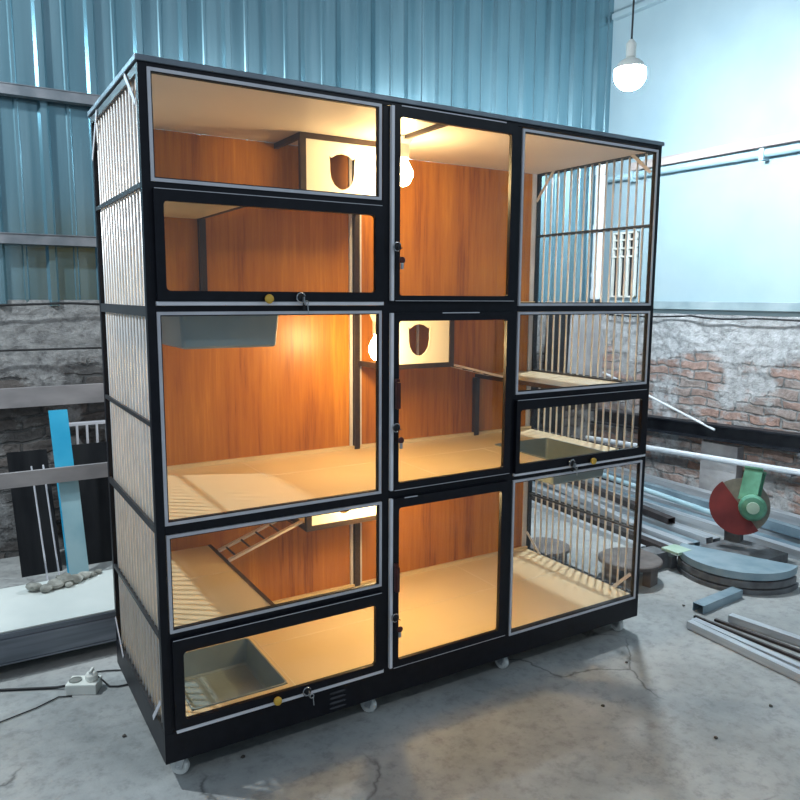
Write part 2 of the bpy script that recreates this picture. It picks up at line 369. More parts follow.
# hanging workshop lamp
LP = Vector((2.70, .95, 2.398))
t = empty('pendant_lamp', 'glowing white bulb hanging on a thin cord by the pale blue wall', 'lamp', LP)
r_ = .082
dome = [(r_ * math.sin(math.radians(t_)), -r_ * math.cos(math.radians(t_))) for t_ in (3, 12, 24, 36, 48, 60, 72, 84, 96, 106)]
obj('bulb', lathe(B(), dome, LP, 32), 'cool', t, smooth=True, label='glowing frosted dome of the bulb')
cap = [(r_ * math.sin(math.radians(t_)), -r_ * math.cos(math.radians(t_))) for t_ in (106.5, 118, 130, 142, 154, 164)]
obj('bulb_body', lathe(B(), cap, LP, 32), 'whiteplastic', t, smooth=True, label='white upper body of the bulb')
obj('socket', lathe(B(), [(.02, .08), (.026, .085), (.026, .15), (.012, .17)], LP, 18), 'whiteplastic', t)
obj('cord', tube(B(), [LP + Vector((0, 0, .165)), LP + Vector((.004, 0, .5)), LP + Vector((.01, .0, 1.0)), LP + Vector((.02, 0, 1.7))], .005), 'rubber', t)

# ================================================================ THE CAGE
C = empty('cat_cage', 'tall black-framed glass cat cage on casters, wood-backed and lit from inside', 'cat cage', (W / 2, D / 2, FZ))
P = lambda n, bm, m, par=C, **k: obj(n, bm, m, par, **k)
# carcass
P('base_skirt', box(box(box(box(B(), 0, W, 0, .018, 0, .085, .001), 0, .018, .018, D - .018, 0, .085), W - .018, W, .018, D - .018, 0, .085), 0, W, D - .018, D, 0, .085), 'black')
for k in range(4):
    pass
bm = B()
for k in range(4):
    z = .062 - k * .016
    lathe(bm, [(.0015, -.028), (.004, -.02), (.004, .02), (.0015, .028)], (.513, -.001, z), 10, 'X')
P('vent_louvre', bm, noisy('black_louvre', (.03, .03, .035), (.05, .05, .055), 20, .25))
P('roof_panel', box(B(), -.006, W + .006, -.006, D + .006, H - .008, H + .006, .002), noisy('grey_roof_edge', (.16, .19, .22), (.22, .26, .30), 9, .35, .4))
bm = box(B(), .02, W - .02, .02, D - .012, 1.776, 1.790)
P('ceiling_board', bm, 'ceil')
P('back_panel', box(B(), .02, W - .02, D - .010, D - .004, .085, 1.776), 'wood')
for x0 in (0, W - .022):
    for y0 in (0, D - .022):
        P('corner_post', box(B(), x0, x0 + .022, y0, y0 + .022, .085, H - .008, .0015), 'black')
for x0 in (.667, 1.154):
    P('front_post', box(B(), x0, x0 + .0225, 0, .022, .085, H - .02, .0012), 'black')
P('front_rail', box(B(), .022, W - .022, 0, .022, 1.782, H - .008), 'black')
for (xa, xb, za, zb) in ((.022, .667, 1.503, 1.519), (.022, .667, 1.205, 1.221), (.022, .667, .634, .659), (.022, .667, .350, .366), (.689, 1.154, 1.200, 1.232), (.689, 1.154, .640, .662),
                         (1.177, W - .022, 1.200, 1.219), (1.177, W - .022, .908, .926), (1.177, W - .022, .634, .648), (.022, W - .022, .0855, .088)):
    P('front_rail', box(B(), xa, xb, 0, .022, za, zb, .001), 'black')
# vertical posts on the back panel, with pale edging
for xc, z0, z1, e in ((.332, 1.216, 1.50, 0), (.918, 1.216, 1.763, 1), (.918, .655, 1.2, 1), (.918, .088, .43, 1), (1.500, .655, .905, 0)):
    P('back_post', box(B(), xc - .011, xc + .011, D - .032, D - .0102, z0, z1), 'bronze')
    if e:
        for s in (-1, 1): P('edging_strip', box(B(), xc + s * .0195 - .006, xc + s * .0195 + .006, D - .018, D - .0102, z0, z1), 'trim')
P('edging_strip', box(B(), W - .045, W - .022, D - .016, D - .0102, .09, 1.775), 'trim')
bm = B()
for zz in (.0885, .6555, 1.2165): box(bm, .022, W - .022, D - .026, D - .0105, zz, zz + .012)
P('edging_strip', bm, 'cream')
# floors with tray openings
def deck(z0, z1, holes, seams):
    bm = B(); y0, y1, ha, hb = .022, D - .0105, .075, .425
    if holes:
        a, b_ = holes
        box(bm, .022, a, y0, y1, z0, z1); box(bm, b_, W - .022, y0, y1, z0, z1)
        box(bm, a, b_, y0, ha, z0, z1); box(bm, a, b_, hb, y1, z0, z1)
    else: box(bm, .022, W - .022, y0, y1, z0, z1)
    o = P('floor_board', bm, 'cream')
    bm = B()
    for s in seams: box(bm, s[0] - .0015, s[1] + .0015, s[2] - .0015, s[3] + .0015, z1 - .0005, z1 + .0008)
    if seams: obj('seam_strip', bm, noisy('pale_seam', (.70, .60, .45), (.78, .68, .52), 8, .4), o)
    return o
deck(.070, .088, (.095, .385), [(.40, .40, .03, .43), (.40, W - .03, .345, .345), (1.40, 1.40, .35, .64), (.83, .83, .40, .47)])
deck(.637, .655, (1.43, 1.72), [(.45, .45, .38, .62), (.45, 1.42, .39, .39), (.95, .95, .12, .38), (1.35, 1.35, .04, .40)])
deck(1.198, 1.216, (.095, .385), [])
# raised shelves and ramps
def shelf(x0, x1, z, edge_right):
    s = P('shelf', box(B(), x0, x1, .022, D - .0105, z - .012, z), 'cream')
    xe = x1 if edge_right else x0 - .012
    obj('shelf_edge', box(B(), xe, xe + .012, .022, D - .0105, z - .014, z + .002), 'bronze', s)
    bm = box(B(), x0, x1, .365, .368, z - .0001, z + .0008)
    obj('seam_strip', bm, noisy('pale_seam', (.70, .60, .45), (.78, .68, .52), 8, .4), s)
shelf(.022, .322, .362, True); shelf(.022, .322, 1.513, True); shelf(1.512, W - .022, .918, False)
def ramp_(p0, p1, ya, yb):
    r = P('ramp', B(), 'cream') if False else None
    bm = B()
    for yy in (ya, yb): obox(bm, (p0[0], yy, p0[1]), (p1[0], yy, p1[1]), .016, .008)
    r = P('ramp', bm, noisy('pale_ramp_rail', (.70, .60, .52), (.78, .68, .60), 8, .4))
    for k in range(5):
        f = (k + .5) / 5; x = p0[0] + (p1[0] - p0[0]) * f; z = p0[1] + (p1[1] - p0[1]) * f
        obj('rung', rod(B(), (x, ya, z), (x, yb, z), .0035, 8), 'bronze', r)
ramp_((.332, .368), (.600, .462), .445, .555)
ramp_((.332, 1.519), (.600, 1.580), .445, .575)
ramp_((1.500, .924), (1.226, .990), .445, .555)
# hide boxes with shield-shaped openings
def shield(cx, cz, w, h):
    # outline clockwise from the top centre
    half = [(0, .50), (.22, .46), (.42, .36), (.50, .42), (.47, .20), (.47, -.02), (.42, -.22), (.30, -.38), (.14, -.47), (0, -.50)]
    pts = half + [(-x, z) for x, z in half[::-1][1:-1]]
    return [(cx + x * w, cz + z * h) for x, z in pts]
def hide_box(x0, x1, z0, z1):
    y0, y1 = .42, D - .0105
    bm = B(); t_ = .020
    for zz in (z0, z1 - t_ + .002):
        box(bm, x0, x1, y0, y0 + .018, zz, zz + t_ - .002)
        box(bm, x0, x0 + .014, y0 + .018, y1, zz, zz + t_ - .002); box(bm, x1 - .014, x1, y0 + .018, y1, zz, zz + t_ - .002)
    for xx in (x0, x1 - t_): box(bm, xx, xx + t_, y0, y0 + .018, z0 + t_ - .002, z1 - t_ + .002)
    hb = P('hide_box', bm, 'bronze')
    cx, cz = (x0 + x1) / 2 - .002, (z0 + z1) / 2 - .002
    sh = shield(cx, cz, .098, .118)
    ax, bx, az, bz = x0 + t_ - .002, x1 - t_ + .002, z0 + t_ - .004, z1 - t_ + .004
    # insert matching points for the four corners
    dense = []
    for k in range(len(sh)):
        p, q = Vector(sh[k]), Vector(sh[(k + 1) % len(sh)])
        for s in range(4): dense.append(p.lerp(q, s / 4))
    corners = {min(range(len(dense)), key=lambda i: abs(((math.atan2(dense[i].y - cz, dense[i].x - cx) - math.atan2(Z - cz, X - cx) + PI) % (2 * PI)) - PI)): (X, Z) for X in (ax, bx) for Z in (az, bz)}
    outer = []
    for i, p in enumerate(dense):
        if i in corners: outer.append(corners[i]); continue
        dx, dz = p.x - cx, p.y - cz
        s = min(((bx if dx > 0 else ax) - cx) / dx if abs(dx) > 1e-9 else 1e9, ((bz if dz > 0 else az) - cz) / dz if abs(dz) > 1e-9 else 1e9)
        outer.append((cx + dx * s, cz + dz * s))
    obj('front_panel', ring_xz(B(), outer, [(p.x, p.y) for p in dense], y0 + .006, y0 + .011), 'white', hb, label='white panel with a shield-shaped opening')
    obj('bottom_board', box(B(), x0 + .014, x1 - .014, y0 + .018, y1, z0 + .004, z0 + .012), 'cream', hb)
    return hb
hide_box(.600, .915, 1.553, 1.7755)
hb = hide_box(.922, 1.226, .982, 1.1975)
obj('rear_strip', box(B(), 1.198, 1.208, D - .018, D - .0108, .996, 1.18), 'strip', hb)
hide_box(.606, .915, .428, .6365)
P('ceiling_rail', box(B(), .912, .926, .022, .42, 1.764, 1.776), 'bronze')
# bulbs inside
def cage_bulb(x, y, z, ztop):
    b_ = P('light_bulb', lathe(B(), [(.004, -.050), (.016, -.046), (.025, -.034), (.033, -.018), (.032, 0), (.024, .018), (.016, .032), (.014, .040)], (x, y, z), 24), 'warm', smooth=True)
    obj('bulb_socket', lathe(B(), [(.016, .0405), (.020, .042), (.020, min(.085, ztop - z - .006)), (.034, ztop - z - .005), (.034, ztop - z)], (x, y, z), 20), 'whiteplastic', b_)
cage_bulb(.925, .31, 1.665, 1.776)
cage_bulb(.830, .31, 1.078, 1.198)
cage_bulb(.872, .31, .540, .637)

# side grilles : full-height bars plus horizontal rails and braces
NB = 15
for side, x in (('l', .011), ('r', W - .011)):
    for k in range(NB):
        y = .022 + (k + 1) * (D - .044) / (NB + 1)
        P('side_bar', rod(B(), (x, y, .085), (x, y, 1.786), .0042, 10), 'bar', smooth=True)
    for z, h, th in ((1.512, .012, 1), (1.207, .026, 1), (.922, .012, 1), (.646, .020, 1), (.352, .012, 1), (1.778, .02, 1), (.0865, .006, 1)):
        xa, xb = (x - .0105, x - .004) if side == 'l' else (x + .004, x + .0105)
        P('side_rail', box(box(B(), xa, xb, .022, D - .022, z - h / 2, z + h / 2), x - .004 if side == 'l' else x - .011, x - .0005 if side == 'l' else x - .004, .022, D - .022, z - h / 2 * .6, z + h / 2 * .6), 'rail')
    xo = x - .0135 if side == 'l' else x - .0155
    for p0, p1 in (((.022, 1.70), (.13, 1.79)), ((D - .022, 1.66), (D - .13, 1.785)), ((D - .022, .17), (D - .13, .075)), ((.022, .17), (.12, .075))):
        P('corner_brace', obox(B(), (xo, p0[0], p0[1]), (xo, p1[0], p1[1]), .013, .002, up=(1, 0, 0)), 'trim')

# fixed windows (silver trim, black gasket, pane)
def window(x0, x1, z0, z1, tw=.008):
    w_ = P('fixed_window', frame(B(), (x0, x1, z0, z1), (x0 + tw, x1 - tw, z0 + tw, z1 - tw), -.004, .012, .0012), 'trim')
    obj('gasket', frame(B(), (x0 + tw, x1 - tw, z0 + tw, z1 - tw), (x0 + tw + .003, x1 - tw - .003, z0 + tw + .003, z1 - tw - .003), -.001, .012, .0012), 'rubber', w_)
    obj('glass_pane', box(B(), x0 + tw + .001, x1 - tw - .001, .004, .0075, z0 + tw + .001, z1 - tw - .001), 'glass', w_)
window(.021, .661, 1.519, 1.781)
window(.022, .662, .659, 1.206)
window(.024, .664, .366, .633)
window(1.178, 1.8145, 1.219, 1.776)
window(1.178, 1.8145, .926, 1.199)
window(1.177, 1.8145, .078, .633)
# hardware
def knob(x, z, par):
    obj('knob', lathe(B(), [(.004, 0), (.005, -.006), (.011, -.008), (.0125, -.013), (.011, -.018), (.005, -.0195)], (x, -.012, z), 20, 'Y'), 'yellow', par, smooth=True, label='round yellow knob')
def torus_pts(c, r, plane='xz', a0=0, a1=360, n=18):
    out = []
    for k in range(n + 1):
        a = math.radians(a0 + (a1 - a0) * k / n)
        out.append((c[0] + r * math.cos(a), c[1], c[2] + r * math.sin(a)) if plane == 'xz' else (c[0], c[1] + r * math.cos(a), c[2] + r * math.sin(a)))
    return out
def cam_lock(x, z, par, key=True):
    obj('lock', lathe(lathe(B(), [(.009, 0), (.011, -.004), (.011, -.012), (.007, -.014)], (x, -.012, z), 20, 'Y'), [(.0045, -.0145), (.0045, -.018)], (x, -.012, z), 12, 'Y'), 'rubber', par, smooth=False)
    bm = tube(B(), torus_pts((x - .004, -.027, z + .002), .0125, a0=20, a1=290), .0016, 6)
    obj('lock_ring', bm, 'chrome', par, smooth=True)
    if key:
        bm = B(); box(bm, x - .001, x + .001, -.04, -.028, z - .012, z + .004); tube(bm, torus_pts((x + .008, -.034, z - .012), .006), .0012, 6)
        rod(bm, (x + .012, -.034, z - .018), (x + .014, -.034, z - .042), .0015, 6)
        obj('key', bm, 'zinc', par)
# tray flaps
def stop(par, o, g):
    obj('door_stop', frame(B(), (o[0] - .010, o[1] + .010, o[2] - .006, o[3] + .006), (g[0] - .002, g[1] + .004, g[2] - .002, g[3] + .002), -.0004, .0034, .008), 'black', par)
def flap(x0, x1, z0, z1, g, kx, lx, strip):
    d = P('flap_door', frame(B(), (x0, x1, z0, z1), g, -.014, -.0005, .010), 'black')
    obj('glass_pane', box(B(), g[0] - .006, g[1] + .006, -.006, -.0025, g[2] - .006, g[3] + .006), 'glass', d)
    obj('highlight_edge', box(B(), x0 + .002, x1 - .006, -.0150, -.013, z1 - .0006, z1 + .0010), 'trim', d)
    obj('strip', box(B(), strip[0], strip[1], -.011, -.0, strip[2], strip[3], .0015), 'strip', d, label='silver strip under the flap')
    kz = (strip[2] + strip[3]) / 2 + .004
    knob(kx, kz + .008, d); cam_lock(lx, kz + .010, d)
    stop(d, (x0, x1, z0, z1), g)
    obj('latch_tab', box(B(), lx + .008, lx + .012, -.018, -.008, z0 - .022, z0 - .002), 'rubber', d)
flap(.023, .663, 1.2325, 1.502, (.046, .636, 1.258, 1.474), .308, .402, (.021, .665, 1.2215, 1.2320))
flap(.026, .664, .098, .349, (.054, .638, .121, .313), .311, .405, (.030, .668, .0860, .0975))
flap(1.176, 1.812, .658, .907, (1.193, 1.786, .688, .874), 1.530, 1.428, (1.176, 1.821, .6485, .6575))
# hinged doors of the middle bay
def door(z0, z1, g, latches, dash):
    d = P('hinged_door', frame(B(), (.7005, 1.150, z0, z1), g, -.014, -.0005, .008), 'black')
    obj('glass_pane', box(B(), g[0] - .006, g[1] + .006, -.006, -.0025, g[2] - .006, g[3] + .006), 'glass', d)
    obj('strip', box(B(), .6895, .6995, -.012, .0, z0, z1, .0015), 'strip', d, label='silver strip beside the hinged door')
    stop(d, (.7005, 1.150, z0, z1), g)
    for zz, kind in latches:
        if kind == 'lock':
            cam_lock(.704, zz, d, False)
            obj('key', lathe(lathe(B(), [(.0016, 0), (.0016, -.012)], (.709, -.028, zz - .002), 8, 'Y'), [(.008, -.002), (.010, 0), (.010, .002), (.008, .004)], (.713, -.034, zz - .036), 14, 'Y'), 'redblack', d)
            obj('key_tag', box(B(), .708, .717, -.036, -.030, zz - .062, zz - .044, .002), 'zinc', d)
        else:
            obj('handle', box(box(B(), .701, .714, -.030, -.0145, zz - .040, zz + .040, .003), .700, .712, -.026, -.014, zz + .041, zz + .050), 'redblack', d)
    obj('highlight_edge', box(B(), dash[0], dash[1], -.0155, -.0135, dash[2], dash[2] + .003), 'trim', d)
    obj('highlight_edge', box(B(), .702, 1.149, -.0150, -.013, z0 - .0006, z0 + .0010), 'trim', d)
door(1.2345, 1.781, (.717, 1.125, 1.250, 1.751), ((1.387, 'lock'),), (.72, 1.1, 1.7805))
door(.664, 1.199, (.716, 1.124, .686, 1.175), ((.955, 'h'), (.858, 'lock')), (.87, 1.01, 1.197))
door(.092, .638, (.719, 1.120, .116, .608), ((.385, 'h'), (.262, 'lock')), (.738, .785, .636))

# casters
def caster(x, y, ang):
    c = P('caster', box(B(), x - .022, x + .022, y - .022, y + .022, -.004, -.0003, .001), 'zinc')
    R = Matrix.Rotation(ang, 4, 'Z')
    ax = Vector((math.cos(ang), math.sin(ang), 0)); off = Vector((-math.sin(ang), math.cos(ang), 0)) * .010
    cc = Vector((x, y, FZ + .026)) + off
    obj('wheel', lathe(B(), [(.008, -.0095), (.0225, -.0095), (.026, -.006), (.026, .006), (.0225, .0095), (.008, .0095)], cc, 24, 'X', None if False else R), 'wheel', c)
    bm = B()
    for s in (-1, 1):
        a = cc + ax * (.0135 * s); obox(bm, a + Vector((0, 0, -.004)), (x + ax.x * .0135 * s, y + ax.y * .0135 * s, -.006), .020, .002, up=ax)
    rod(bm, cc - ax * .016, cc + ax * .016, .004, 10); obox(bm, (x - ax.x * .0145, y - ax.y * .0145, -.006), (x + ax.x * .0145, y + ax.y * .0145, -.006), .026, .003)
    obj('bracket', bm, 'zinc', c)
for x, y, a in ((.055, .035, .9), (.650, .035, .62), (1.190, .035, .25), (1.775, .035, .12), (.055, .62, .5), (.65, .62, 1.2), (1.19, .62, -.6), (1.775, .62, .3)):
    caster(x, y, a)

# litter trays : lift out, so things of their own
def tray(x0, x1, ztop, depth, label, y0=.080, y1=.420):
    t_ = .0025; tp = .010; r = .011
    bm = B()
    def loop(inset, z, ri): return [bm.verts.new((x, y, z)) for x, y in rrect(x0 + inset, x1 - inset, y0 + inset, y1 - inset, ri)]
    loops = [loop(-.005, ztop + .0005, r + .004), loop(-.005, ztop + .003, r + .004), loop(0, ztop + .003, r), loop(tp, ztop - depth + t_ + .006, r), loop(tp + .006, ztop - depth + t_, r - .005)]
    inner = loops[-1]
    outl = [loop(tp + .004, ztop - depth, r - .004), loop(tp - t_, ztop - depth + .006, r), loop(-t_ + .001, ztop + .0005, r)]
    def bridge(a, b_):
        n = len(a)
        for k in range(n): bm.faces.new((a[k], a[(k + 1) % n], b_[(k + 1) % n], b_[k]))
    for a, b_ in zip(loops, loops[1:]): bridge(a, b_)
    bm.faces.new(inner); bm.faces.new(outl[0]); bridge(outl[0], outl[1]); bridge(outl[1], outl[2]); bridge(outl[2], loops[0])
    o = obj('litter_tray', bm, 'tray', smooth=False); tag(o, label, 'litter tray', 'litter trays in the cage'); return o
tray(.100, .380, .0885, .085, 'grey litter tray sunk in the lowest cage floor behind the bottom left flap')
tray(.100, .380, 1.2165, .112, 'grey litter tray hanging under the upper floor above the big left window')
tray(1.435, 1.715, .6555, .095, 'grey litter tray set in the middle floor beside the right barred side')

# ================================================================ LEFT BACKGROUND
t = empty('low_bench', 'low bench with white top and grey aluminium side behind the cage', 'bench', (-.6, 1.1, FZ))
obj('bench_top', box(B(), -1.6, .40, .872, 1.30, .095, .101, .001), 'benchtop', t)
bm = B(); box(bm, -1.6, .40, .870, .885, -.018, .094); box(bm, -1.6, .40, .864, .870, .066, .074); box(bm, -1.6, .40, .865, .870, .086, .094); box(bm, -1.6, .40, .866, .870, -.018, -.012)
box(bm, -1.6, .40, 1.285, 1.30, -.018, .094)
obj('side_extrusion', bm, 'benchside', t)
for x in (-1.5, -.55, .30):
    for y in (.93, 1.25): obj('foot', box(B(), x, x + .04, y - .02, y + .02, FZ, .095), 'steel', t)
# rubble on the bench top
for i, (x, y, s) in enumerate(((-.125, 1.20, .030), (-.085, 1.225, .034), (-.045, 1.215, .026), (-.16, 1.18, .022), (-.01, 1.245, .024), (-.075, 1.185, .016), (.02, 1.26, .018), (-.20, 1.21, .028), (.045, 1.275, .015))):
    bm = B(); bmesh.ops.create_icosphere(bm, subdivisions=2, radius=s)
    for v in bm.verts:
        v.co *= 1 + .45 * noise.noise(v.co * 30 + Vector((i * 3, 0, 0))); v.co.z *= .62
    mz = min(v.co.z for v in bm.verts)
    for v in bm.verts: v.co += Vector((x, y, .101 - mz))
    tag(obj('rubble_chunk', bm, 'rubble', smooth=False), 'dusty grey-green chunk of rubble lying along the back of the white bench top', 'rubble', 'rubble on the low bench')
# things leaning against the back wall behind the bench
def panel(name, x0, x1, y_b, y_t, zt, th, m, z0=FZ):
    return obj(name, obox(B(), ((x0 + x1) / 2, y_b, z0 + .002), ((x0 + x1) / 2, y_t, zt), x1 - x0, th, up=(0, -1, .2)), m)
def slat(x0, x1, dx, y_b, y_t, zt, th, m, name):
    bm = B(); n = 6
    pts = [(x0, y_b, FZ), (x1, y_b, FZ), (x1 + dx, y_t, zt), (x0 + dx, y_t, zt)]
    a = [bm.verts.new(p) for p in pts]; b_ = [bm.verts.new((p[0], p[1] + th, p[2])) for p in pts]
    bm.faces.new(a); bm.faces.new(b_[::-1])
    for k in range(4): bm.faces.new((a[k], a[(k + 1) % 4], b_[(k + 1) % 4], b_[k]))
    return obj(name, bm, m)
tag(slat(-.020, .062, -.020, 1.70, 1.915, .705, .006, 'bluefilm', 'blue_panel'), 'bright blue narrow sheet leaning upright behind the grey rack rail', 'panel')
tag(slat(-.022, .060, -.018, 1.60, 1.675, .412, .006, 'palefilm', 'teal_panel'), 'pale teal short sheet leaning below the grey rack rail', 'panel')
bm = B(); obox(bm, (-1.4, 1.655, .445), (.30, 1.655, .452), .02, .066)
t = empty('storage_rack', 'dusty grey rack rail crossing in front of the bright blue sheet', 'rack', (-.5, 1.66, FZ))
obj('rail', bm, 'greyboard', t)
for x in (-1.3, .28):
    obj('upright', box(B(), x, x + .03, 1.667, 1.697, FZ, .50), 'greyboard', t)
tag(obj('wall_board', obox(B(), (-1.6, 2.13, .745), (.50, 2.13, .750), .03, .095), 'greyboard'), 'wide dusty grey board fixed along the rough wall left of the cage', 'board')
bm = B(); box(bm, .07, .60, 2.10, 2.112, .592, .604)
for k in range(10):
    x = .10 + k * .047; box(bm, x, x + .011, 2.10, 2.108, .49, .592)
box(bm, .07, .60, 2.112, 2.16, .594, .602)
tag(obj('white_comb_rack', bm, 'trim'), 'small white comb-like rack with hanging teeth above the black sheets', 'rack')
for (x0, x1, dx, yb, yt, zt, lab) in ((.066, .60, 0, 1.88, 2.075, .50, 'wide black sheet leaning right of the bright blue sheet'),
                                      (-.20, -.026, -.02, 1.86, 2.03, .50, 'black sheet leaning left of the bright blue sheet'),
                                      (2.50, 3.12, .02, 1.98, 2.12, 1.205, 'tall black board added for the dark sooty niche in the back corner behind the right bars'),  # this board and the next are added to give a sooty niche its darkness
                                      (3.13, 3.33, .16, 2.0, 2.12, 1.19, 'shorter black board added for the dark sooty niche next to the grey render in the corner')):
    tag(slat(x0, x1, dx, yb, yt, zt, .008, 'darkvoid', 'black_sheet'), lab, 'sheet', 'black sheets against the back wall')
for x, lab in ((-.055, 'right one of two thin pale rods in front of the narrow black sheet'), (-.105, 'left one of two thin pale rods beside the narrow black sheet')):
    tag(obj('thin_rod', rod(B(), (x, 1.70, FZ), (x - .02, 1.93, .445), .004, 8), 'trim'), lab, 'rod')

# extension socket on the floor
t = empty('extension_socket', 'white single extension socket lying on the floor left of the cage', 'socket', (-.11, .64, FZ))
Rz = Matrix.Rotation(math.radians(-28), 4, 'Z')
def turned(bm, c, R_):
    for v in bm.verts: v.co = Vector(c) + R_ @ (v.co - Vector(c))
    return bm
cc = (-.110, .645, FZ)
obj('body', turned(box(B(), -.160, -.060, .612, .678, FZ, FZ + .036, .004), cc, Rz), 'whiteplastic', t)
obj('socket_well', turned(lathe(B(), [(.021, FZ + .0362), (.021, FZ + .0385), (.0175, FZ + .0385), (.0165, FZ + .0366), (.001, FZ + .0364)], (-.137, .645, 0), 22), cc, Rz), noisy('grey_well', (.18, .19, .17), (.25, .26, .24), 20, .6), t)
pl = empty('power_plug', 'white round power plug pushed into the extension socket', 'plug', (-.083, .64, FZ + .037))
obj('plug_body', turned(lathe(B(), [(.018, FZ + .0365), (.020, FZ + .042), (.020, FZ + .055), (.014, FZ + .064), (.006, FZ + .068)], (-.084, .645, 0), 22), cc, Rz), 'whiteplastic', pl, smooth=False)
obj('plug_grip', turned(box(B(), -.088, -.080, .630, .662, FZ + .060, FZ + .074, .002), cc, Rz), 'whiteplastic', pl)
def cable(name, pts, r, lab):
    return tag(obj(name, tube(B(), pts, r), 'rubber', smooth=True), lab, 'cable')
cable('power_cable', [(-.165, .683, FZ + .012), (-.19, .70, FZ + .006), (-.25, .73, FZ + .005), (-.5, .85, FZ + .005), (-.9, .8, FZ + .005)], .0045, 'black cable leading off left from the extension socket')
cable('power_cable', [(-.068, .640, FZ + .040), (-.05, .635, FZ + .02), (-.035, .62, FZ + .004), (-.01, .605, FZ + .004), (.03, .60, FZ + .004), (.10, .62, FZ + .004)], .003, 'thin black cable from the white plug to the cage')
cable('power_cable', [(-.075, .70, FZ + .004), (-.055, .745, FZ + .004), (-.02, .735, FZ + .004), (.03, .71, FZ + .004), (.12, .73, FZ + .004)], .0025, 'thin dark cable lying behind the white plug')
cable('power_cable', [(-.152, .618, FZ + .004), (-.19, .635, FZ + .004), (-.26, .60, FZ + .004), (-.6, .5, FZ + .004)], .0022, 'thin dark cable on the floor in front of the extension socket')

# ================================================================ RIGHT BACKGROUND
# steel beam and pipes stored along the brick wall on brackets
t = empty('steel_beam', 'long dark steel beam lying along the brick wall on brackets', 'beam', (3.78, .8, .4))
bm = B()
a, b_ = Vector((3.78, 2.12, .350)), Vector((3.78, -1.6, .50))
for dz, w_, h_ in ((.045, .09, .012), (-.045, .09, .012), (0, .012, .085)): obox(bm, a + Vector((0, 0, dz)), b_ + Vector((0, 0, dz)), w_, h_)
obj('flanges', bm, 'steel', t)
for y in (1.9, .45, -1.0):
    z = .350 + (2.12 - y) / 3.72 * .15 - .054; zp = .2 + .16 * (2.08 - y) / 3.58 - .0148
    obj('bracket', box(box(B(), 3.70, WR - .02, y, y + .03, z - .010, z + .002), WR - .045, WR - .01, y, y + .03, zp - .03, z + .1), 'girt', t)
    obj('bracket', box(B(), 3.60, WR - .045, y, y + .03, zp - .012, zp - .001), 'girt', t)
def longrod(p0, p1, r, m, lab, cat='pipe', grp=None):
    return tag(obj('metal_pipe', rod(B(), p0, p1, r, 16), m, smooth=False), lab, cat, grp)
longrod((3.66, 2.08, .200), (3.66, -1.5, .36), .014, 'pvc', 'bright white pipe lying under the dark steel beam')
longrod((3.615, 2.00, .1996), (3.615, -1.4, .3515), .010, 'mill', 'thinner grey pipe just below the bright white pipe')
tag(obj('metal_rod', rod(B(), (3.74, 2.02, .695), (3.74, 1.05, .41), .008, 10), 'pvc'), 'slanting white rod leaning across the brick wall above the dark beam', 'rod')

# spread of aluminium profiles on the floor by the brick wall
def prof(p0, p1, w_, h_, m, lab, grp='profiles piled by the brick wall', hollow=True):
    bm = profile(B(), p0, p1, w_, h_) if hollow else obox(B(), p0, p1, w_, h_)
    return tag(obj('metal_profile', bm, m), lab, 'metal profile', grp)
# (x at y = 2.0, x at the near end, near y, width, height, material, label); laid side by side from the cage towards the wall
rows = [
 (2.70, 2.60, .62, .035, .030, 'mill', 'slim silver profile forming the cage-side edge of the floor pile'),
 (2.77, 2.665, .52, .050, .045, 'darkprof', 'brown profile second from the cage side of the floor pile'),
 (2.84, 2.735, .50, .045, .030, 'mill', 'flat silver profile third from the cage side of the floor pile'),
 (2.91, 2.80, .49, .050, .050, 'mill', 'square silver profile fourth from the cage side of the floor pile'),
 (2.98, 2.87, .50, .045, .040, 'millblue', 'bluish profile ending just behind the chop saw'),
 (3.06, 2.945, .48, .050, .060, 'mill', 'tall silver profile ending just behind the chop saw'),
 (3.14, 3.02, .49, .060, .040, 'mill', 'wide silver profile ending behind the red saw guard'),
 (3.23, 3.19, -.55, .050, .050, 'mill', 'square silver profile running past the chop saw'),
 (3.31, 3.27, -.60, .050, .040, 'millblue', 'bluish profile running past the chop saw'),
 (3.40, 3.36, -.50, .060, .050, 'mill', 'silver profile in the middle of the long floor pile'),
 (3.48, 3.44, -.62, .040, .060, 'darkprof', 'tall brown profile on the wall side of the floor pile'),
 (3.55, 3.51, -.52, .050, .040, 'mill', 'silver profile third from the brick wall'),
 (3.63, 3.59, -.66, .060, .050, 'steel', 'black profile second from the brick wall'),
 (3.71, 3.67, -.58, .050, .045, 'millblue', 'bluish profile nearest the brick wall'),
]
for xa, xb, yn, w_, h_, m, lab in rows:
    yf = 1.94 if xa < 3.35 else 2.08
    prof((xa, yf, FZ + h_ / 2 + .0005), (xb, yn, FZ + h_ / 2 + .0005), w_, h_, m, lab)
for (xa, ya, xb, yb, z, w_, h_, m, lab) in (
    (3.02, 1.90, 2.72, .78, .078, .045, .030, 'mill', 'silver profile lying askew on top of the cage side of the pile'),
    (3.16, 1.86, 2.94, .72, .086, .050, .035, 'darkprof', 'dark profile lying askew on top in the middle of the pile'),
    (3.46, 1.80, 3.32, -.30, .086, .050, .050, 'millblue', 'blue-grey profile lying on top behind the chop saw'),
    (3.62, 1.90, 3.54, -.45, .086, .060, .045, 'mill', 'thick silver profile lying on top near the brick wall')):
    prof((xa, ya, FZ + z), (xb, yb, FZ + z), w_, h_, m, lab)
longrod((3.30, 1.80, .072), (3.10, .55, .075), .016, 'bluepipe', 'pale blue round pipe lying on the profile pile under the red saw disc')

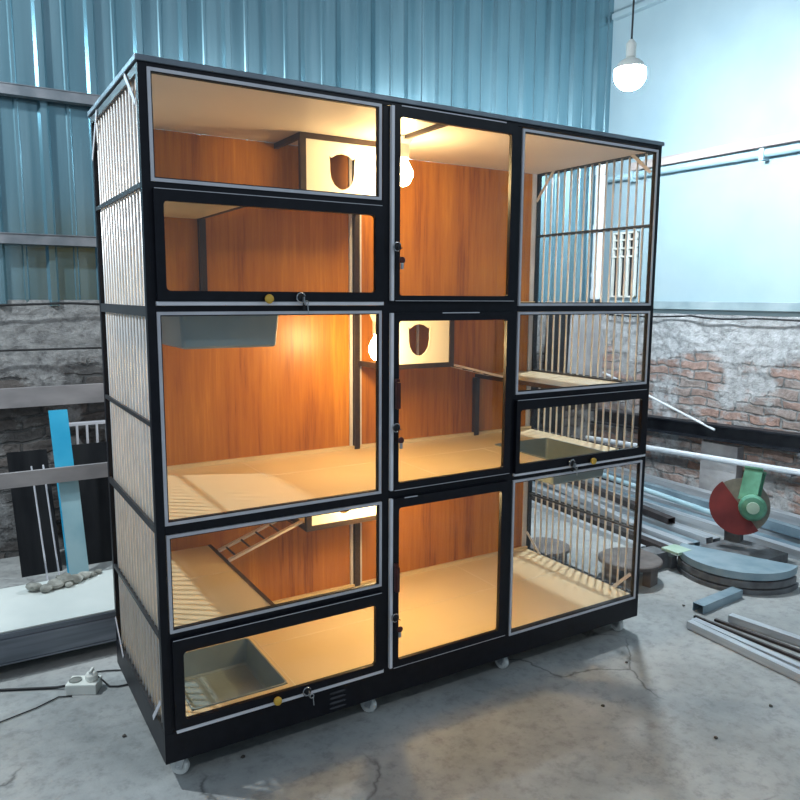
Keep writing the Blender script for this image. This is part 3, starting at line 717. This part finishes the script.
# loose profiles on the open floor at the right
def loose(p0, p1, w_, h_, m, lab, z=None):
    z = FZ + h_ / 2 + .0005 if z is None else z
    return prof((*p0, z), (*p1, z), w_, h_, m, lab, 'loose profiles on the open floor')
loose((2.045, -.085), (2.01, -.80), .030, .030, 'mill', 'long silver profile nearest the viewer on the open floor')
loose((2.085, -.075), (2.075, -.85), .030, .026, 'mill', 'long silver profile right beside the nearest one')
loose((2.145, -.035), (2.17, -.70), .012, .010, 'darkprof', 'thin dark strip beside the two long silver profiles')
loose((2.20, -.01), (2.50, .012), .050, .036, 'millblue', 'short blue-grey profile with open black end lying crosswise')
loose((2.245, -.13), (2.33, -.72), .034, .028, 'mill', 'silver profile at the far right beside the short crosswise one')
loose((2.19, -.10), (2.24, -.62), .014, .010, 'darkprof', 'narrow dark strip left of the far right silver profile')

# two low round stands
def stand(x, y, r, h, lab):
    t = empty('round_stand', lab, 'stand', (x, y, FZ), 'low round stands behind the cage')
    obj('top_disc', lathe(B(), [(r - .008, FZ + h - .022), (r, FZ + h - .018), (r, FZ + h - .004), (r - .006, FZ + h), (.01, FZ + h)], (x, y, 0), 40), 'disc', t)
    for k in range(3):
        a = k * 2 * PI / 3 + .75
        px, py = x + math.cos(a) * r * .72, y + math.sin(a) * r * .72
        obj('leg', turned(box(B(), px - .035, px + .035, py - .02, py + .02, FZ, FZ + h - .022, .002), (px, py, 0), Matrix.Rotation(a + PI / 2, 4, 'Z')), 'disc', t)
stand(2.245, .400, .145, .105, 'brown low round stand just right of the cage behind the bars')
stand(2.06, .78, .125, .085, 'smaller brown low round stand seen through the right bars near the back')

# cut-off saw
t = empty('cutoff_saw', 'green chop saw with red disc guard on a grey cast base', 'saw', (2.75, .25, FZ))
bm = B()
# curved half-disc base, two layers
def arc_slab(bm, c, r, z0, z1, a0, a1, inner=0.0, n=26):
    top, bot = [], []
    pts = []
    for k in range(n + 1):
        a = math.radians(a0 + (a1 - a0) * k / n); pts.append((c[0] + r * math.cos(a), c[1] + r * math.sin(a)))
    if inner:
        for k in range(n, -1, -1):
            a = math.radians(a0 + (a1 - a0) * k / n); pts.append((c[0] + inner * math.cos(a), c[1] + inner * math.sin(a)))
    lo_ = [bm.verts.new((x, y, z0)) for x, y in pts]; hi_ = [bm.verts.new((x, y, z1)) for x, y in pts]
    bm.faces.new(lo_[::-1]); bm.faces.new(hi_); m_ = len(pts)
    for k in range(m_): bm.faces.new((lo_[k], lo_[(k + 1) % m_], hi_[(k + 1) % m_], hi_[k]))
    return bm
bc = (2.745, .185)
obj('base', arc_slab(arc_slab(B(), bc, .27, FZ, FZ + .022, 110, 290), bc, .265, FZ + .028, FZ + .058, 115, 285, .16), 'castgrey', t)
obj('base_table', arc_slab(B(), bc, .26, FZ + .064, FZ + .098, 112, 292), 'castblue', t)
obj('base_block', box(box(B(), 2.43, 2.52, .40, .50, FZ, FZ + .085, .004), 2.52, 2.56, .38, .46, FZ, FZ + .06, .003), 'castgrey', t)
obj('clamp_plate', box(B(), 2.50, 2.60, .33, .43, FZ + .086, FZ + .100, .002), 'palegreen', t)
obj('base_block', box(B(), 2.75, 3.10, .14, .44, FZ, FZ + .05, .004), 'castgrey', t)
obj('pivot_arm', obox(B(), (3.05, .41, FZ + .04), (3.02, .40, FZ + .27), .07, .05, bev=.005), 'castgrey', t)
# disc faces the viewer, tilted
dc = Vector((2.955, .325, .205)); nrm = Vector((-.80, -.56, .20)).normalized()
Q = nrm.to_track_quat('Z', 'Y').to_matrix().to_4x4()
obj('cutting_disc', lathe(B(), [(.01, -.003), (.138, -.003), (.138, .003), (.01, .003)], dc, 44, 'Z', Q), 'abrasive', t)
# red lower-left half guard
def half_disc(bm, c, Qm, r, a0, a1, z0, z1, n=24):
    pts = [(r * math.cos(math.radians(a0 + (a1 - a0) * k / n)), r * math.sin(math.radians(a0 + (a1 - a0) * k / n))) for k in range(n + 1)]
    lo_ = [bm.verts.new(c + Qm @ Vector((x, y, z0))) for x, y in pts]; hi_ = [bm.verts.new(c + Qm @ Vector((x, y, z1))) for x, y in pts]
    bm.faces.new(lo_[::-1]); bm.faces.new(hi_); m_ = len(pts)
    for k in range(m_): bm.faces.new((lo_[k], lo_[(k + 1) % m_], hi_[(k + 1) % m_], hi_[k]))
    return bm
vup = Vector((0, 0, 1)); loc_up = (Q.inverted() @ vup); upang = math.degrees(math.atan2(loc_up.y, loc_up.x))
obj('guard', half_disc(B(), dc, Q, .146, upang + 38, upang + 218, -.016, .012), 'redpaint', t, label='red half-round guard')
mc = dc + nrm * .05 + Vector((.035, -.040, .0))
bm = lathe(B(), [(.018, -.02), (.058, -.018), (.064, .0), (.064, .07), (.052, .092), (.02, .098)], mc, 20, 'Z', Q)
obj('motor', bm, 'green', t)
obj('motor_plate', lathe(B(), [(.03, .0985), (.028, .104), (.01, .105)], mc, 16, 'Z', Q), 'palegreen', t)
obj('motor_arm', obox(B(), mc + Vector((.0, .02, .03)), mc + Vector((.07, .04, .17)), .07, .06, bev=.008), 'green', t)

# small crumbs on the floor
for px, py in ((1.60, -.16), (1.31, -.32), (1.78, -.60), (1.47, -.62), (2.20, .06), (-.05, .30), (.22, .02)):
    bm = B(); bmesh.ops.create_icosphere(bm, subdivisions=1, radius=.007)
    for v in bm.verts: v.co *= 1 + .5 * noise.noise(v.co * 200 + Vector((px * 9, 0, 0))); v.co.z *= .5
    mz = min(v.co.z for v in bm.verts)
    for v in bm.verts: v.co += Vector((px, py, FZ - mz))
    tag(obj('floor_crumb', bm, 'debris'), 'tiny dark crumb lying on the bare concrete floor', 'debris', 'crumbs on the floor')

# ================================================================ LIGHT
def point(name, loc, e, col, r):
    l = bpy.data.lights.new(name, 'POINT'); l.energy = e; l.color = col; l.shadow_soft_size = r
    o = bpy.data.objects.new(name, l); o.location = loc; COL.objects.link(o); return o
point('workshop_lamp_light', (-1.35, 1.25, 2.75), 230, (.86, .95, 1.0), .05)
point('front_right_fill_light', (2.4, -2.8, 3.3), 45, (.84, .94, 1.0), .12)  # unseen fill added from the front right, not a lamp of the place
point('front_left_fill_light', (-1.9, -2.6, 3.2), 70, (.88, .95, 1.0), .12)  # second added fill, out of view at the front left
def area(name, loc, target, e, col, sx, sy):
    l = bpy.data.lights.new(name, 'AREA'); l.shape = 'RECTANGLE'; l.size = sx; l.size_y = sy; l.energy = e; l.color = col
    o = bpy.data.objects.new(name, l); o.location = loc; o.rotation_euler = (Vector(target) - Vector(loc)).to_track_quat('-Z', 'Y').to_euler(); COL.objects.link(o)
w = bpy.data.worlds.new('World'); SC.world = w; w.use_nodes = True
bg = w.node_tree.nodes['Background']; bg.inputs['Color'].default_value = (.62, .80, 1.0, 1); bg.inputs['Strength'].default_value = .30

# ================================================================ CAMERA
cd = bpy.data.cameras.new('camera'); cam = bpy.data.objects.new('camera', cd); COL.objects.link(cam); SC.camera = cam
cd.sensor_fit = 'HORIZONTAL'; cd.sensor_width = 36; cd.lens = 739.72 / 800 * 36; cd.clip_start = .05
cam.location = (-.42303, -1.88182, 1.24753); cam.rotation_euler = tuple(math.radians(a) for a in (82.022, -.33, -31.412))
SC.view_settings.view_transform = 'Standard'; SC.view_settings.look = 'None'; SC.view_settings.gamma = 1; SC.view_settings.exposure = .22
try: SC.view_settings.use_curve_mapping = False
except Exception: pass
SC.cycles.transparent_max_bounces = 24
SC.cycles.max_bounces = 10
